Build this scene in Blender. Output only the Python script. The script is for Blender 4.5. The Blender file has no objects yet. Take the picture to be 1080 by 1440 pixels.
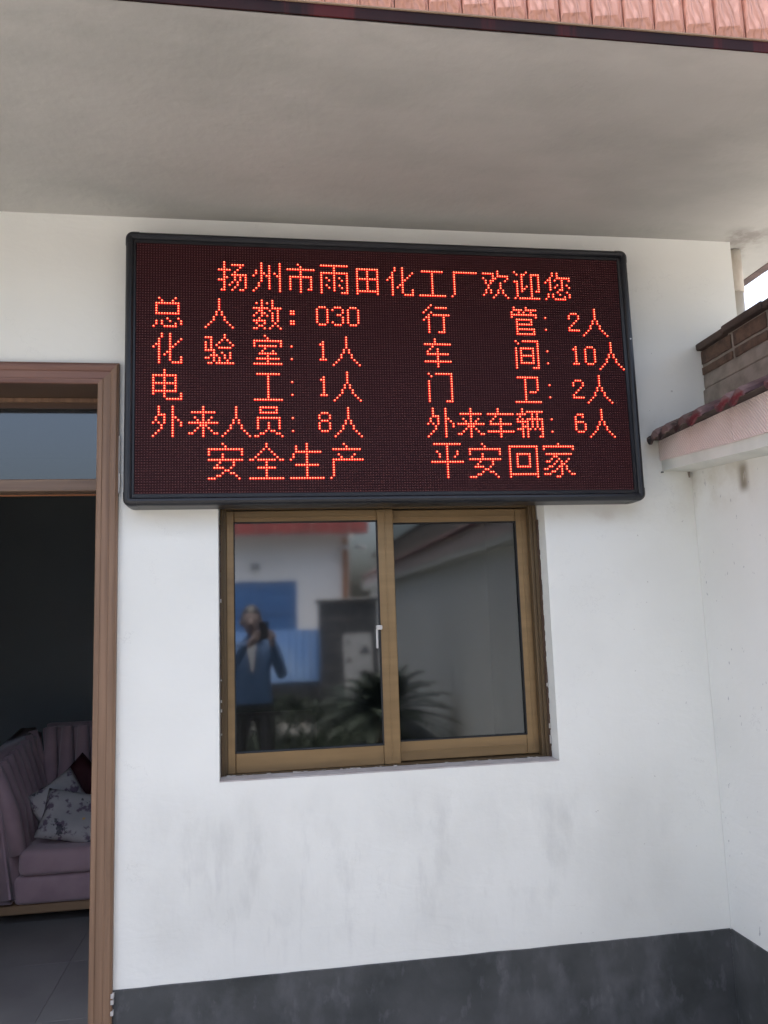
import bpy, bmesh, math, random
from mathutils import Vector, Matrix, noise
random.seed(7)
R = math.radians
scene = bpy.context.scene
col = scene.collection

# ------------------------------------------------------------------ camera
YAW, PITCH, ROLL = 0.1541, 0.1354, -0.0339
FOC = 1113.1                       # focal length in photograph pixels (1440 high)
CAM = Vector((0, -3.024, 1.6))
fw = Vector((math.sin(YAW)*math.cos(PITCH), math.cos(YAW)*math.cos(PITCH), math.sin(PITCH)))
r0 = Vector((math.cos(YAW), -math.sin(YAW), 0)); u0 = r0.cross(fw)
rt = r0*math.cos(ROLL) + u0*math.sin(ROLL); up = -r0*math.sin(ROLL) + u0*math.cos(ROLL)
cd = bpy.data.cameras.new('camera'); cam = bpy.data.objects.new('camera', cd); col.objects.link(cam)
cd.sensor_fit = 'VERTICAL'; cd.sensor_height = 36; cd.lens = 36*FOC/1440
cd.clip_start = 0.05; cd.clip_end = 3000
cam.matrix_world = Matrix(((rt.x, up.x, -fw.x, CAM.x), (rt.y, up.y, -fw.y, CAM.y), (rt.z, up.z, -fw.z, CAM.z), (0, 0, 0, 1)))
scene.camera = cam

# ------------------------------------------------------------------ light
SUN_EL, SUN_AZ = 80, 345           # azimuth from +Y (behind the gatehouse) towards +X; high sun through thin cloud
w = bpy.data.worlds.new('World'); scene.world = w; w.use_nodes = True
nt = w.node_tree; bg = nt.nodes['Background']
sky = nt.nodes.new('ShaderNodeTexSky'); sky.sky_type = 'NISHITA'; sky.sun_disc = False
sky.sun_elevation = R(SUN_EL); sky.sun_rotation = R(SUN_AZ)
sky.air_density = 1.0; sky.dust_density = 9.0; sky.ozone_density = 0.6
nt.links.new(sky.outputs[0], bg.inputs[0]); bg.inputs[1].default_value = 0.15
sd = bpy.data.lights.new('sun', 'SUN'); sun = bpy.data.objects.new('sun', sd); col.objects.link(sun)
sd.energy = 1.4; sd.angle = R(16); sd.color = (1, .95, .88)
sdir = Vector((math.sin(R(SUN_AZ))*math.cos(R(SUN_EL)), math.cos(R(SUN_AZ))*math.cos(R(SUN_EL)), math.sin(R(SUN_EL))))
sun.rotation_euler = sdir.to_track_quat('Z', 'Y').to_euler()
scene.view_settings.view_transform = 'Standard'; scene.view_settings.look = 'None'
scene.view_settings.exposure = 2.15; scene.view_settings.gamma = 1
scene.view_settings.use_curve_mapping = False
scene.cycles.max_bounces = 8; scene.cycles.diffuse_bounces = 5; scene.cycles.glossy_bounces = 4
scene.cycles.transparent_max_bounces = 12

# ------------------------------------------------------------------ materials
def mat(name, c, rough=.7, metal=0, c2=None, scale=3, lo=.4, hi=.65, stretch=(1, 1, 1), bump=0, bscale=60, bdist=.002,
        spec=.4, rnd=0, detail=5):
    m = bpy.data.materials.new(name); m.use_nodes = True
    n, l = m.node_tree.nodes, m.node_tree.links
    p = n['Principled BSDF']
    p.inputs['Base Color'].default_value = (*c, 1); p.inputs['Roughness'].default_value = rough
    p.inputs['Metallic'].default_value = metal; p.inputs['Specular IOR Level'].default_value = spec
    tc = n.new('ShaderNodeTexCoord')
    m['tc'] = tc.name
    src = None
    if c2:
        mp = n.new('ShaderNodeMapping'); mp.inputs['Scale'].default_value = stretch
        l.new(tc.outputs['Object'], mp.inputs[0])
        no = n.new('ShaderNodeTexNoise'); no.inputs['Scale'].default_value = scale; no.inputs['Detail'].default_value = detail
        l.new(mp.outputs[0], no.inputs[0])
        mr = n.new('ShaderNodeMapRange'); mr.inputs[1].default_value = lo; mr.inputs[2].default_value = hi
        l.new(no.outputs[0], mr.inputs[0])
        mx = n.new('ShaderNodeMix'); mx.data_type = 'RGBA'
        mx.inputs[6].default_value = (*c, 1); mx.inputs[7].default_value = (*c2, 1)
        l.new(mr.outputs[0], mx.inputs[0]); src = mx.outputs[2]
    if rnd:
        oi = n.new('ShaderNodeObjectInfo'); hs = n.new('ShaderNodeHueSaturation')
        ma = n.new('ShaderNodeMapRange'); ma.inputs[3].default_value = 1-rnd; ma.inputs[4].default_value = 1+rnd
        l.new(oi.outputs['Random'], ma.inputs[0]); l.new(ma.outputs[0], hs.inputs['Value'])
        if src: l.new(src, hs.inputs['Color'])
        else: hs.inputs['Color'].default_value = (*c, 1)
        src = hs.outputs[0]
    if src: l.new(src, p.inputs['Base Color'])
    if bump:
        nb = n.new('ShaderNodeTexNoise'); nb.inputs['Scale'].default_value = bscale; nb.inputs['Detail'].default_value = 6
        l.new(tc.outputs['Object'], nb.inputs[0])
        b = n.new('ShaderNodeBump'); b.inputs['Strength'].default_value = bump; b.inputs['Distance'].default_value = bdist
        l.new(nb.outputs[0], b.inputs['Height']); l.new(b.outputs[0], p.inputs['Normal'])
    return m

def layer(m, c, scale, lo, hi, stretch=(1, 1, 1), box=None, amt=1.0, detail=6, offset=(0, 0, 0), soft=.15):
    """lay a patchy tint of colour c over the base colour; box = (axis, from, to) keeps it inside a band"""
    n, l = m.node_tree.nodes, m.node_tree.links
    p = n['Principled BSDF']; inp = p.inputs['Base Color']
    tc = n[m['tc']]
    mp = n.new('ShaderNodeMapping'); mp.inputs['Scale'].default_value = stretch; mp.inputs['Location'].default_value = offset
    l.new(tc.outputs['Object'], mp.inputs[0])
    no = n.new('ShaderNodeTexNoise'); no.inputs['Scale'].default_value = scale; no.inputs['Detail'].default_value = detail
    no.inputs['Roughness'].default_value = .6
    l.new(mp.outputs[0], no.inputs[0])
    mr = n.new('ShaderNodeMapRange'); mr.inputs[1].default_value = lo; mr.inputs[2].default_value = hi; mr.inputs[4].default_value = amt
    l.new(no.outputs[0], mr.inputs[0]); f = mr.outputs[0]
    for bx in (box or []):
        ax, a, b = bx
        sp = n.new('ShaderNodeSeparateXYZ'); l.new(tc.outputs['Object'], sp.inputs[0])
        r1 = n.new('ShaderNodeMapRange'); r1.interpolation_type = 'SMOOTHSTEP'
        r1.inputs[1].default_value = a-soft; r1.inputs[2].default_value = a+soft
        r2 = n.new('ShaderNodeMapRange'); r2.interpolation_type = 'SMOOTHSTEP'
        r2.inputs[1].default_value = b-soft; r2.inputs[2].default_value = b+soft; r2.inputs[3].default_value = 1; r2.inputs[4].default_value = 0
        for r_ in (r1, r2):
            l.new(sp.outputs[ax], r_.inputs[0])
            mu = n.new('ShaderNodeMath'); mu.operation = 'MULTIPLY'
            l.new(f, mu.inputs[0]); l.new(r_.outputs[0], mu.inputs[1]); f = mu.outputs[0]
    mx = n.new('ShaderNodeMix'); mx.data_type = 'RGBA'
    if inp.is_linked: l.new(inp.links[0].from_socket, mx.inputs[6])
    else: mx.inputs[6].default_value = inp.default_value
    mx.inputs[7].default_value = (*c, 1); l.new(f, mx.inputs[0]); l.new(mx.outputs[2], inp)
    return m

M = {}
M['wall'] = mat('white_wall_paint', (.78, .785, .735), .8, c2=(.73, .735, .685), scale=1.3, bump=.35, bscale=45, bdist=.0016)
layer(M['wall'], (.50, .50, .46), 1.6, .42, .75, (1, 1, .6), [(2, .42, 1.0), (0, -.5, 1.6)], .6, offset=(3, 0, 1), soft=.15)
layer(M['wall'], (.40, .40, .38), 4.2, .52, .70, (1.2, 1, .45), [(2, .50, .92), (0, -.35, 1.5)], .46, offset=(2, 0, 5), soft=.12)
layer(M['wall'], (.44, .44, .43), 12, .56, .75, (1.6, 1, .3), [(2, .44, .85), (0, -.4, .9)], .34, offset=(1, 0, 4), soft=.12)
layer(M['wall'], (.50, .46, .36), 3, .45, .7, (1, 1, 1), [(2, 1.95, 2.4), (0, 1.5, 2.1)], .5, soft=.12)
layer(M['wall'], (.30, .28, .26), 40, .70, .74, (1, 1, 1), [(0, 1.2, 1.78)], .8, detail=3)
layer(M['wall'], (.50, .44, .38), 6, .45, .62, (1, 1, 1), [(2, 1.97, 2.01), (0, 1.16, 1.42)], .5, soft=.03)
def cracks(m, c, scale, width, box, amt, seed):
    n, l = m.node_tree.nodes, m.node_tree.links; p = n['Principled BSDF']; inp = p.inputs['Base Color']; tc = n[m['tc']]
    mp = n.new('ShaderNodeMapping'); mp.inputs['Location'].default_value = seed; l.new(tc.outputs['Object'], mp.inputs[0])
    a = n.new('ShaderNodeTexNoise'); a.inputs['Scale'].default_value = scale; a.inputs['Detail'].default_value = 7; a.inputs['Roughness'].default_value = .62
    k = n.new('ShaderNodeTexNoise'); k.inputs['Scale'].default_value = 3.1; k.inputs['Detail'].default_value = 2
    l.new(mp.outputs[0], a.inputs[0]); l.new(mp.outputs[0], k.inputs[0])
    d = n.new('ShaderNodeMath'); d.operation = 'SUBTRACT'; d.inputs[1].default_value = .5; l.new(a.outputs[0], d.inputs[0])
    e = n.new('ShaderNodeMath'); e.operation = 'ABSOLUTE'; l.new(d.outputs[0], e.inputs[0])
    f = n.new('ShaderNodeMapRange'); f.inputs[1].default_value = 0; f.inputs[2].default_value = width; f.inputs[3].default_value = amt; f.inputs[4].default_value = 0
    l.new(e.outputs[0], f.inputs[0])
    g_ = n.new('ShaderNodeMapRange'); g_.inputs[1].default_value = .58; g_.inputs[2].default_value = .64; l.new(k.outputs[0], g_.inputs[0])
    u = n.new('ShaderNodeMath'); u.operation = 'MULTIPLY'; l.new(f.outputs[0], u.inputs[0]); l.new(g_.outputs[0], u.inputs[1])
    mx = n.new('ShaderNodeMix'); mx.data_type = 'RGBA'; l.new(inp.links[0].from_socket, mx.inputs[6]); mx.inputs[7].default_value = (*c, 1)
    l.new(u.outputs[0], mx.inputs[0]); l.new(mx.outputs[2], inp)
def trowel(m, s):
    n, l = m.node_tree.nodes, m.node_tree.links; p = n['Principled BSDF']; tc = n[m['tc']]
    mp = n.new('ShaderNodeMapping'); mp.inputs['Scale'].default_value = (1, 1, 2.2); mp.inputs['Rotation'].default_value = (0, .5, 0); l.new(tc.outputs['Object'], mp.inputs[0])
    a = n.new('ShaderNodeTexNoise'); a.inputs['Scale'].default_value = 4.5; a.inputs['Detail'].default_value = 4; a.inputs['Distortion'].default_value = 1.2; l.new(mp.outputs[0], a.inputs[0])
    b = n.new('ShaderNodeBump'); b.inputs['Strength'].default_value = s; b.inputs['Distance'].default_value = .012
    old = p.inputs['Normal'].links[0].from_socket; l.new(old, b.inputs['Normal']); l.new(a.outputs[0], b.inputs['Height']); l.new(b.outputs[0], p.inputs['Normal'])
cracks(M['wall'], (.42, .42, .40), 2.6, .0030, None, .28, (1, 0, 3))
cracks(M['wall'], (.36, .36, .35), 5.0, .0030, None, .2, (5, 2, 1))
trowel(M['wall'], .13)
layer(M['wall'], (.60, .605, .56), 1.1, .35, .7, (1, 1, 1), [(0, .9, 1.9), (2, .3, 1.9)], .45, offset=(8, 0, 2), soft=.4)
M['side'] = mat('boundary_wall_paint', (.74, .745, .71), .85, c2=(.69, .695, .66), scale=1.6, bump=.5, bscale=35, bdist=.002)
layer(M['side'], (.20, .17, .13), 26, .15, .42, (1, 1.8, .6), [(2, 2.035, 2.135), (1, -.378, -.328)], .95, soft=.022)
layer(M['side'], (.47, .43, .33), 5, .40, .66, (1, 1, 1), [(2, 2.0, 2.25), (1, -.4, .1)], .6, soft=.07)
layer(M['side'], (.30, .30, .32), 60, .71, .74, (1, 1, .5), None, .7, detail=2)
cracks(M['side'], (.40, .40, .38), 3.0, .0035, None, .4, (3, 3, 0)); trowel(M['side'], .2)
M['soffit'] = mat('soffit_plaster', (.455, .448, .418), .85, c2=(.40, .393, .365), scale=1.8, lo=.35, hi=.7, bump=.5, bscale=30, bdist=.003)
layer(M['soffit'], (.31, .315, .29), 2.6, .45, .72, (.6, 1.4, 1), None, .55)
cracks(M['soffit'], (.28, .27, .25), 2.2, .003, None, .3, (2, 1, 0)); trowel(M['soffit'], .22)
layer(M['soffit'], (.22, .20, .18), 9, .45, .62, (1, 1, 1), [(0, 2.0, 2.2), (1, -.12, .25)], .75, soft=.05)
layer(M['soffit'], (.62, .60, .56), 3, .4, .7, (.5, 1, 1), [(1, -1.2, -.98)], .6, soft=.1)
M['plinth'] = mat('grey_cement_paint', (.042, .046, .046), .75, c2=(.080, .082, .083), scale=3.5, lo=.38, hi=.66, bump=.5, bscale=50, bdist=.002)
layer(M['plinth'], (.135, .137, .145), 5, .50, .74, (1, 1, .6), None, .75, offset=(5, 2, 0))
layer(M['plinth'], (.028, .031, .028), 2.5, .55, .7, (.7, .7, 1.2), None, .7, offset=(1, 7, 0))
layer(M['plinth'], (.16, .16, .17), 17, .58, .70, (1, 1, .5), None, .4, offset=(9, 3, 0))
M['reveal'] = mat('bare_reveal_mortar', (.40, .36, .34), .9, c2=(.50, .47, .45), scale=12, bump=.6, bscale=80)
M['granite'] = mat('dark_red_polished_strip', (.022, .006, .006), .42, c2=(.012, .005, .005), scale=6, spec=.12)
layer(M['granite'], (.075, .009, .009), 5, .57, .64, (1.6, 1, .1), None, .8)
M['pink'] = mat('pink_relief_tile', (.64, .33, .245), .55, c2=(.57, .285, .21), scale=8, rnd=.04, spec=.35)
def leaf_relief(m):
    n, l = m.node_tree.nodes, m.node_tree.links; p = n['Principled BSDF']; tc = n[m['tc']]
    mp = n.new('ShaderNodeMapping'); mp.inputs['Rotation'].default_value = (0, R(28), 0); mp.inputs['Scale'].default_value = (1, 1, .35)
    l.new(tc.outputs['Object'], mp.inputs[0])
    wv = n.new('ShaderNodeTexWave'); wv.inputs['Scale'].default_value = 16; wv.inputs['Distortion'].default_value = 9; wv.inputs['Detail'].default_value = 2.5
    wv.inputs['Detail Scale'].default_value = 1.4
    l.new(mp.outputs[0], wv.inputs[0])
    b = n.new('ShaderNodeBump'); b.inputs['Strength'].default_value = 1; b.inputs['Distance'].default_value = .0055
    l.new(wv.outputs['Fac'], b.inputs['Height']); l.new(b.outputs[0], p.inputs['Normal'])
leaf_relief(M['pink'])
M['grout'] = mat('dark_grout', (.12, .09, .075), .9)
M['pink_edge'] = mat('tile_bedding_mortar', (.36, .25, .17), .9)
M['sidetile'] = mat('pink_hatched_tile', (.80, .655, .61), .6, c2=(.74, .63, .585), scale=5, rnd=.03)
def hatch(m):
    n, l = m.node_tree.nodes, m.node_tree.links; p = n['Principled BSDF']; tc = n[m['tc']]
    mp = n.new('ShaderNodeMapping'); mp.inputs['Rotation'].default_value = (R(38), 0, 0)
    l.new(tc.outputs['Object'], mp.inputs[0])
    wv = n.new('ShaderNodeTexWave'); wv.bands_direction = 'Y'; wv.inputs['Scale'].default_value = 30
    wv.inputs['Distortion'].default_value = .6
    l.new(mp.outputs[0], wv.inputs[0])
    b = n.new('ShaderNodeBump'); b.inputs['Strength'].default_value = .8; b.inputs['Distance'].default_value = .004
    l.new(wv.outputs['Fac'], b.inputs['Height']); l.new(b.outputs[0], p.inputs['Normal'])
    src = p.inputs['Base Color'].links[0].from_socket
    mx = n.new('ShaderNodeMix'); mx.data_type = 'RGBA'; mx.blend_type = 'MULTIPLY'; mx.inputs[0].default_value = .13
    l.new(src, mx.inputs[6]); l.new(wv.outputs['Color'], mx.inputs[7]); l.new(mx.outputs[2], p.inputs['Base Color'])
hatch(M['sidetile'])
M['beamplaster'] = mat('beam_plaster', (.66, .66, .61), .85, c2=(.58, .59, .54), scale=6, bump=.4, bscale=50)
M['glaze'] = mat('dark_glazed_roof_tile', (.055, .030, .031), .5, c2=(.15, .10, .095), scale=14, rnd=.3, bump=.4, bscale=70)
M['glaze_red'] = mat('red_glazed_roof_tile', (.060, .030, .033), .5, c2=(.14, .09, .09), scale=14, rnd=.35, bump=.4, bscale=70)
layer(M['glaze_red'], (.125, .014, .022), 26, .42, .56, (1, 1, 1), [(2, 2.25, 2.309)], .9, soft=.006)
layer(M['glaze'], (.02, .012, .012), 16, .45, .52, (1, 1, 1), None, .8)
M['brick'] = mat('old_brown_brick', (.115, .073, .052), .95, c2=(.06, .04, .032), scale=22, rnd=.25, bump=.9, bscale=90, bdist=.006)
M['mortar'] = mat('old_wall_mortar', (.27, .235, .205), .95, c2=(.19, .165, .14), scale=14, bump=.8, bscale=70, bdist=.004)
M['cap'] = mat('weathered_wall_capping', (.085, .060, .050), .9, c2=(.05, .038, .034), scale=10, bump=.8, bscale=50, bdist=.006)
M['eave'] = mat('brown_eave_edge', (.13, .085, .075), .8, c2=(.08, .055, .05), scale=9, bump=.4)
M['pvc'] = mat('cream_downpipe_plastic', (.66, .63, .56), .5, c2=(.56, .5, .42), scale=4)
layer(M['pvc'], (.3, .2, .12), 6, .4, .6, (1, 1, .4), [(2, 3.0, 3.3)], .7, soft=.05)
def wood(name, c, c2, ax=2):
    st = [22, 22, 22]; st[ax] = .7
    m = mat(name, c, .45, c2=c2, scale=2.2, lo=.35, hi=.68, stretch=tuple(st), spec=.5, bump=.15, bscale=200, bdist=.0008)
    return m
M['wood_v'] = wood('brown_wood_grain_upright', (.225, .134, .080), (.135, .076, .043), 2)
M['wood_h'] = wood('reddish_wood_grain_head', (.195, .100, .072), (.135, .062, .046), 0)
M['wood_h2'] = wood('brown_wood_grain_level', (.19, .125, .085), (.12, .075, .05), 0)
M['wood_dark'] = mat('dark_brown_profile', (.075, .045, .030), .4)
M['orange'] = mat('orange_brown_edge', (.32, .13, .055), .5)
M['bronze'] = mat('bronze_aluminium', (.29, .195, .096), .36, .5, c2=(.225, .15, .075), scale=2, stretch=(1, 1, 12), lo=.3, hi=.7)
M['bronze_d'] = mat('dark_bronze_aluminium', (.12, .083, .045), .45, .4)
M['rubber'] = mat('black_seal', (.02, .02, .02), .6)
M['handle'] = mat('white_metal_handle', (.50, .485, .46), .35)
M['filler'] = mat('flaked_filler', (.48, .46, .43), .9, bump=.6, bscale=90)
M['frame'] = mat('black_plastic_frame', (.011, .012, .015), .36, spec=.42, c2=(.016, .017, .020), scale=6)
M['modface'] = mat('glow_reddened_module_face', (.042, .010, .012), .55, spec=.2)  # face colour reddened to add to the red glow around the text
M['led_off'] = mat('unlit_led_lens', (.15, .052, .055), .3, spec=.4)
M['steel'] = mat('galvanised_steel', (.5, .5, .5), .4, .8)
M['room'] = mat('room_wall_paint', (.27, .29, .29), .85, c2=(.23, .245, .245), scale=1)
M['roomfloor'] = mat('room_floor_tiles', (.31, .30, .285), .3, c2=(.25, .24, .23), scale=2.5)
M['sofa'] = mat('dusty_pink_velvet', (.50, .345, .365), .95, c2=(.42, .285, .305), scale=6, bump=.3, bscale=150)
M['sofa'].node_tree.nodes['Principled BSDF'].inputs['Sheen Weight'].default_value = .4
M['pine'] = mat('pale_wood_rail', (.35, .22, .12), .5)
M['maroon'] = mat('dark_maroon_cloth', (.045, .006, .009), .75)
M['concrete'] = mat('yard_concrete', (.275, .272, .262), .9, c2=(.22, .217, .21), scale=.8, bump=.5, bscale=20, bdist=.004)
M['brass'] = mat('dark_hardware', (.08, .08, .08), .4, .5)
M['opp'] = mat('opposite_wall_paint', (.80, .79, .77), .85, c2=(.74, .73, .71), scale=.8)
M['redtile'] = mat('red_eave_tile', (.25, .05, .045), .5, c2=(.18, .04, .035), scale=3)
M['blueglass'] = mat('blue_coated_glass', (.08, .18, .38), .3, spec=.7)
M['bluesheet'] = mat('blue_painted_sheet', (.17, .30, .56), .5, c2=(.27, .40, .62), scale=1.2)
M['bluelight'] = mat('blue_window_frame', (.13, .24, .45), .5)
M['pier'] = mat('dark_stone_tile', (.035, .036, .04), .4, c2=(.06, .06, .065), scale=14)
M['paper'] = mat('notice_paper', (.33, .33, .33), .7, c2=(.24, .245, .25), scale=4)
M['ink'] = mat('notice_ink', (.04, .04, .05), .7)
M['frond'] = mat('cycad_leaf', (.012, .020, .012), .6, c2=(.022, .032, .018), scale=12)
M['trunk'] = mat('cycad_trunk', (.10, .07, .045), .95, bump=1, bscale=30, bdist=.01)
M['pot'] = mat('dark_stone_planter', (.075, .073, .068), .85, c2=(.05, .05, .047), scale=6)
M['soil'] = mat('dark_soil', (.028, .026, .021), 1)
M['jacket'] = mat('blue_jacket_cloth', (.028, .058, .12), .85)  # tinted towards the fence so the mirrored figure stays faint
M['shirt'] = mat('white_shirt_cloth', (.30, .31, .33), .8)
M['trousers'] = mat('dark_trouser_cloth', (.014, .015, .017), .85)
M['skin'] = mat('skin', (.13, .10, .095), .8)  # darkened to stand in for the shade under the eave
M['hair'] = mat('black_hair', (.012, .010, .009), .5)
M['hedge'] = mat('hedge_leaf', (.014, .022, .013), .7, c2=(.026, .036, .018), scale=9)
M['black'] = mat('black_plastic', (.015, .015, .017), .3)

layer(M['jacket'], (.012, .014, .014), 3, -1, 0, (1, 1, 1), [(2, -1, .96)], 1, soft=.008)   # dark trousers below the hem
# floral pillow
def floral():
    m = mat('floral_pillow_cloth', (.52, .49, .47), .85, c2=(.40, .38, .375), scale=5, bump=.3, bscale=180)
    layer(m, (.13, .08, .13), 14, .53, .60, (1, 1, 1), None, .85, detail=3)
    layer(m, (.03, .03, .045), 15, .60, .63, (1, 1, 1), None, .8, detail=4, offset=(4, 1, 0))
    layer(m, (.75, .45, .10), 15, .70, .73, (1, 1, 1), None, .9, detail=1, offset=(2, 5, 0))
    return m
M['floral'] = floral()

def glass(name, tint, refl, rough=.0):
    m = bpy.data.materials.new(name); m.use_nodes = True
    n, l = m.node_tree.nodes, m.node_tree.links
    n.remove(n['Principled BSDF']); out = n['Material Output']
    tr = n.new('ShaderNodeBsdfTransparent'); tr.inputs[0].default_value = (*tint, 1)
    gl = n.new('ShaderNodeBsdfGlossy'); gl.inputs['Roughness'].default_value = rough; gl.inputs[0].default_value = (.93, .97, 1, 1)
    fr = n.new('ShaderNodeFresnel'); fr.inputs[0].default_value = 1.5
    ad = n.new('ShaderNodeMath'); ad.operation = 'ADD'; ad.inputs[1].default_value = refl; ad.use_clamp = True
    tc = n.new('ShaderNodeTexCoord'); nz = n.new('ShaderNodeTexNoise'); nz.inputs['Scale'].default_value = 2.2
    bp = n.new('ShaderNodeBump'); bp.inputs['Strength'].default_value = .12; bp.inputs['Distance'].default_value = .004
    l.new(tc.outputs['Object'], nz.inputs[0]); l.new(nz.outputs[0], bp.inputs['Height']); l.new(bp.outputs[0], gl.inputs['Normal'])
    mx = n.new('ShaderNodeMixShader')
    l.new(fr.outputs[0], ad.inputs[0]); l.new(ad.outputs[0], mx.inputs[0])
    l.new(tr.outputs[0], mx.inputs[1]); l.new(gl.outputs[0], mx.inputs[2]); l.new(mx.outputs[0], out.inputs[0])
    return m
M['pane'] = glass('window_glass_raised_reflection', (.36, .41, .45), .18, .045)  # same glass as the right pane, reflection raised to brighten the mirrored house
M['pane_r'] = glass('window_glass_low_reflection', (.42, .46, .46), .04, .045)  # same glass with its reflection kept low
M['transom'] = glass('transom_glass', (.35, .38, .40), .06, .06)

def emit(name, c, s, sample=True):
    m = bpy.data.materials.new(name); m.use_nodes = True
    p = m.node_tree.nodes['Principled BSDF']; p.inputs['Base Color'].default_value = (.2, .02, .02, 1)
    p.inputs['Emission Color'].default_value = (*c, 1); p.inputs['Emission Strength'].default_value = s
    if not sample: m.cycles.emission_sampling = 'NONE'
    return m
M['led_body'] = emit('lit_red_led_lens', (1, .024, .014), .55)
M['led_halo'] = emit('lit_led_glow_halo', (1, .006, .005), .18, False)  # emissive disc added round each lit LED to imitate its bloom
M['led_core'] = emit('lit_led_hot_point', (1, .25, .12), 1.3, False)

# ------------------------------------------------------------------ builders
def new(name, bm, m=None, parent=None, smooth=False, **props):
    me = bpy.data.meshes.new(name); bmesh.ops.recalc_face_normals(bm, faces=bm.faces[:]); bm.to_mesh(me); bm.free()
    for mm in (m if isinstance(m, (list, tuple)) else [m]):
        if mm: me.materials.append(mm)
    if smooth:
        for p in me.polygons: p.use_smooth = True
    o = bpy.data.objects.new(name, me); col.objects.link(o)
    if parent: o.parent = parent
    for k, v in props.items(): o[k] = v
    return o
def inst(name, me, parent, loc=(0, 0, 0), rot=(0, 0, 0)):
    o = bpy.data.objects.new(name, me); col.objects.link(o); o.parent = parent; o.location = loc; o.rotation_euler = rot
    return o
def thing(name, label, cat, loc=(0, 0, 0), group=None, rz=0):
    o = bpy.data.objects.new(name, None); col.objects.link(o); o.location = loc; o.rotation_euler = (0, 0, rz)
    o['label'] = label; o['category'] = cat
    if group: o['group'] = group
    return o
def box(bm, x0, x1, y0, y1, z0, z1, bev=0, seg=1):
    vs = [bm.verts.new((x, y, z)) for x in (x0, x1) for y in (y0, y1) for z in (z0, z1)]
    fs = [(0, 1, 3, 2), (4, 6, 7, 5), (0, 4, 5, 1), (2, 3, 7, 6), (0, 2, 6, 4), (1, 5, 7, 3)]
    faces = [bm.faces.new([vs[i] for i in f]) for f in fs]
    if bev:
        es = list({e for f in faces for e in f.edges})
        bmesh.ops.bevel(bm, geom=es, offset=bev, segments=seg, affect='EDGES', profile=.5)
    return bm
def B(*a, **k): return box(bmesh.new(), *a, **k)
def sweep(bm, prof, path, up_=Vector((0, 0, 1)), closed=False, capends=True):
    """prof: list of (a, b); path: list of (point, A axis, B axis)"""
    rings = []
    for p, A, Bx in path:
        rings.append([bm.verts.new(Vector(p)+A*a+Bx*b) for a, b in prof])
    n = len(prof); k = len(rings)
    for i in range(k if closed else k-1):
        r1, r2 = rings[i], rings[(i+1) % k]
        for j in range(n): bm.faces.new((r1[j], r1[(j+1) % n], r2[(j+1) % n], r2[j]))
    if not closed and capends:
        bm.faces.new(rings[0]); bm.faces.new(rings[-1][::-1])
    return bm
def tube(bm, pts, rad, seg=8):
    pts = [Vector(p) for p in pts]; rings = []
    for i, p in enumerate(pts):
        d = (pts[min(i+1, len(pts)-1)]-pts[max(i-1, 0)]).normalized()
        a = d.orthogonal().normalized(); b = d.cross(a)
        r = rad[i] if isinstance(rad, (list, tuple)) else rad
        rings.append([bm.verts.new(p+a*r*math.cos(t*2*math.pi/seg)+b*r*math.sin(t*2*math.pi/seg)) for t in range(seg)])
    for r1, r2 in zip(rings, rings[1:]):
        for j in range(seg): bm.faces.new((r1[j], r1[(j+1) % seg], r2[(j+1) % seg], r2[j]))
    bm.faces.new(rings[0]); bm.faces.new(rings[-1][::-1])
    return bm
def prism(bm, poly, axis, a, b):
    """extrude a 2-D polygon along axis (0,1,2) from a to b; poly coords are the two other axes in order"""
    def P(u, v, t): c = [u, v]; c.insert(axis, t); return c
    v1 = [bm.verts.new(P(u, v, a)) for u, v in poly]; v2 = [bm.verts.new(P(u, v, b)) for u, v in poly]
    n = len(poly); bm.faces.new(v1); bm.faces.new(v2[::-1])
    for i in range(n): bm.faces.new((v1[i], v1[(i+1) % n], v2[(i+1) % n], v2[i]))
    return bm
def wall_grid(xs, zs, holes, y0, y1, jitter=0):
    """slab in the XZ plane with rectangular openings"""
    bm = bmesh.new(); F = {}; Bk = {}
    for i, x in enumerate(xs):
        for k, z in enumerate(zs):
            F[i, k] = bm.verts.new((x, y0, z)); Bk[i, k] = bm.verts.new((x, y1, z))
    def solid(i, k):
        if i < 0 or k < 0 or i >= len(xs)-1 or k >= len(zs)-1: return False
        cx, cz = (xs[i]+xs[i+1])/2, (zs[k]+zs[k+1])/2
        return not any(h[0] < cx < h[1] and h[2] < cz < h[3] for h in holes)
    for i in range(len(xs)-1):
        for k in range(len(zs)-1):
            if not solid(i, k): continue
            bm.faces.new((F[i, k], F[i+1, k], F[i+1, k+1], F[i, k+1]))
            bm.faces.new((Bk[i, k], Bk[i, k+1], Bk[i+1, k+1], Bk[i+1, k]))
            for (di, dk, a, b) in ((-1, 0, (i, k), (i, k+1)), (1, 0, (i+1, k+1), (i+1, k)), (0, -1, (i+1, k), (i, k)), (0, 1, (i, k+1), (i+1, k+1))):
                if not solid(i+di, k+dk): bm.faces.new((F[a], Bk[a], Bk[b], F[b]))
    bmesh.ops.delete(bm, geom=[v for v in bm.verts if not v.link_faces], context='VERTS')
    return bm

# ------------------------------------------------------------------ ground
g = bmesh.new(); N = 12
for (x0, x1, y0, y1) in ((-250, 250, -250, 250),):
    vs = [g.verts.new(p) for p in ((x0, y0, 0), (x1, y0, 0), (x1, y1, 0), (x0, y1, 0))]; g.faces.new(vs)
new('ground', g, M['concrete'], kind='structure')

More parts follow.
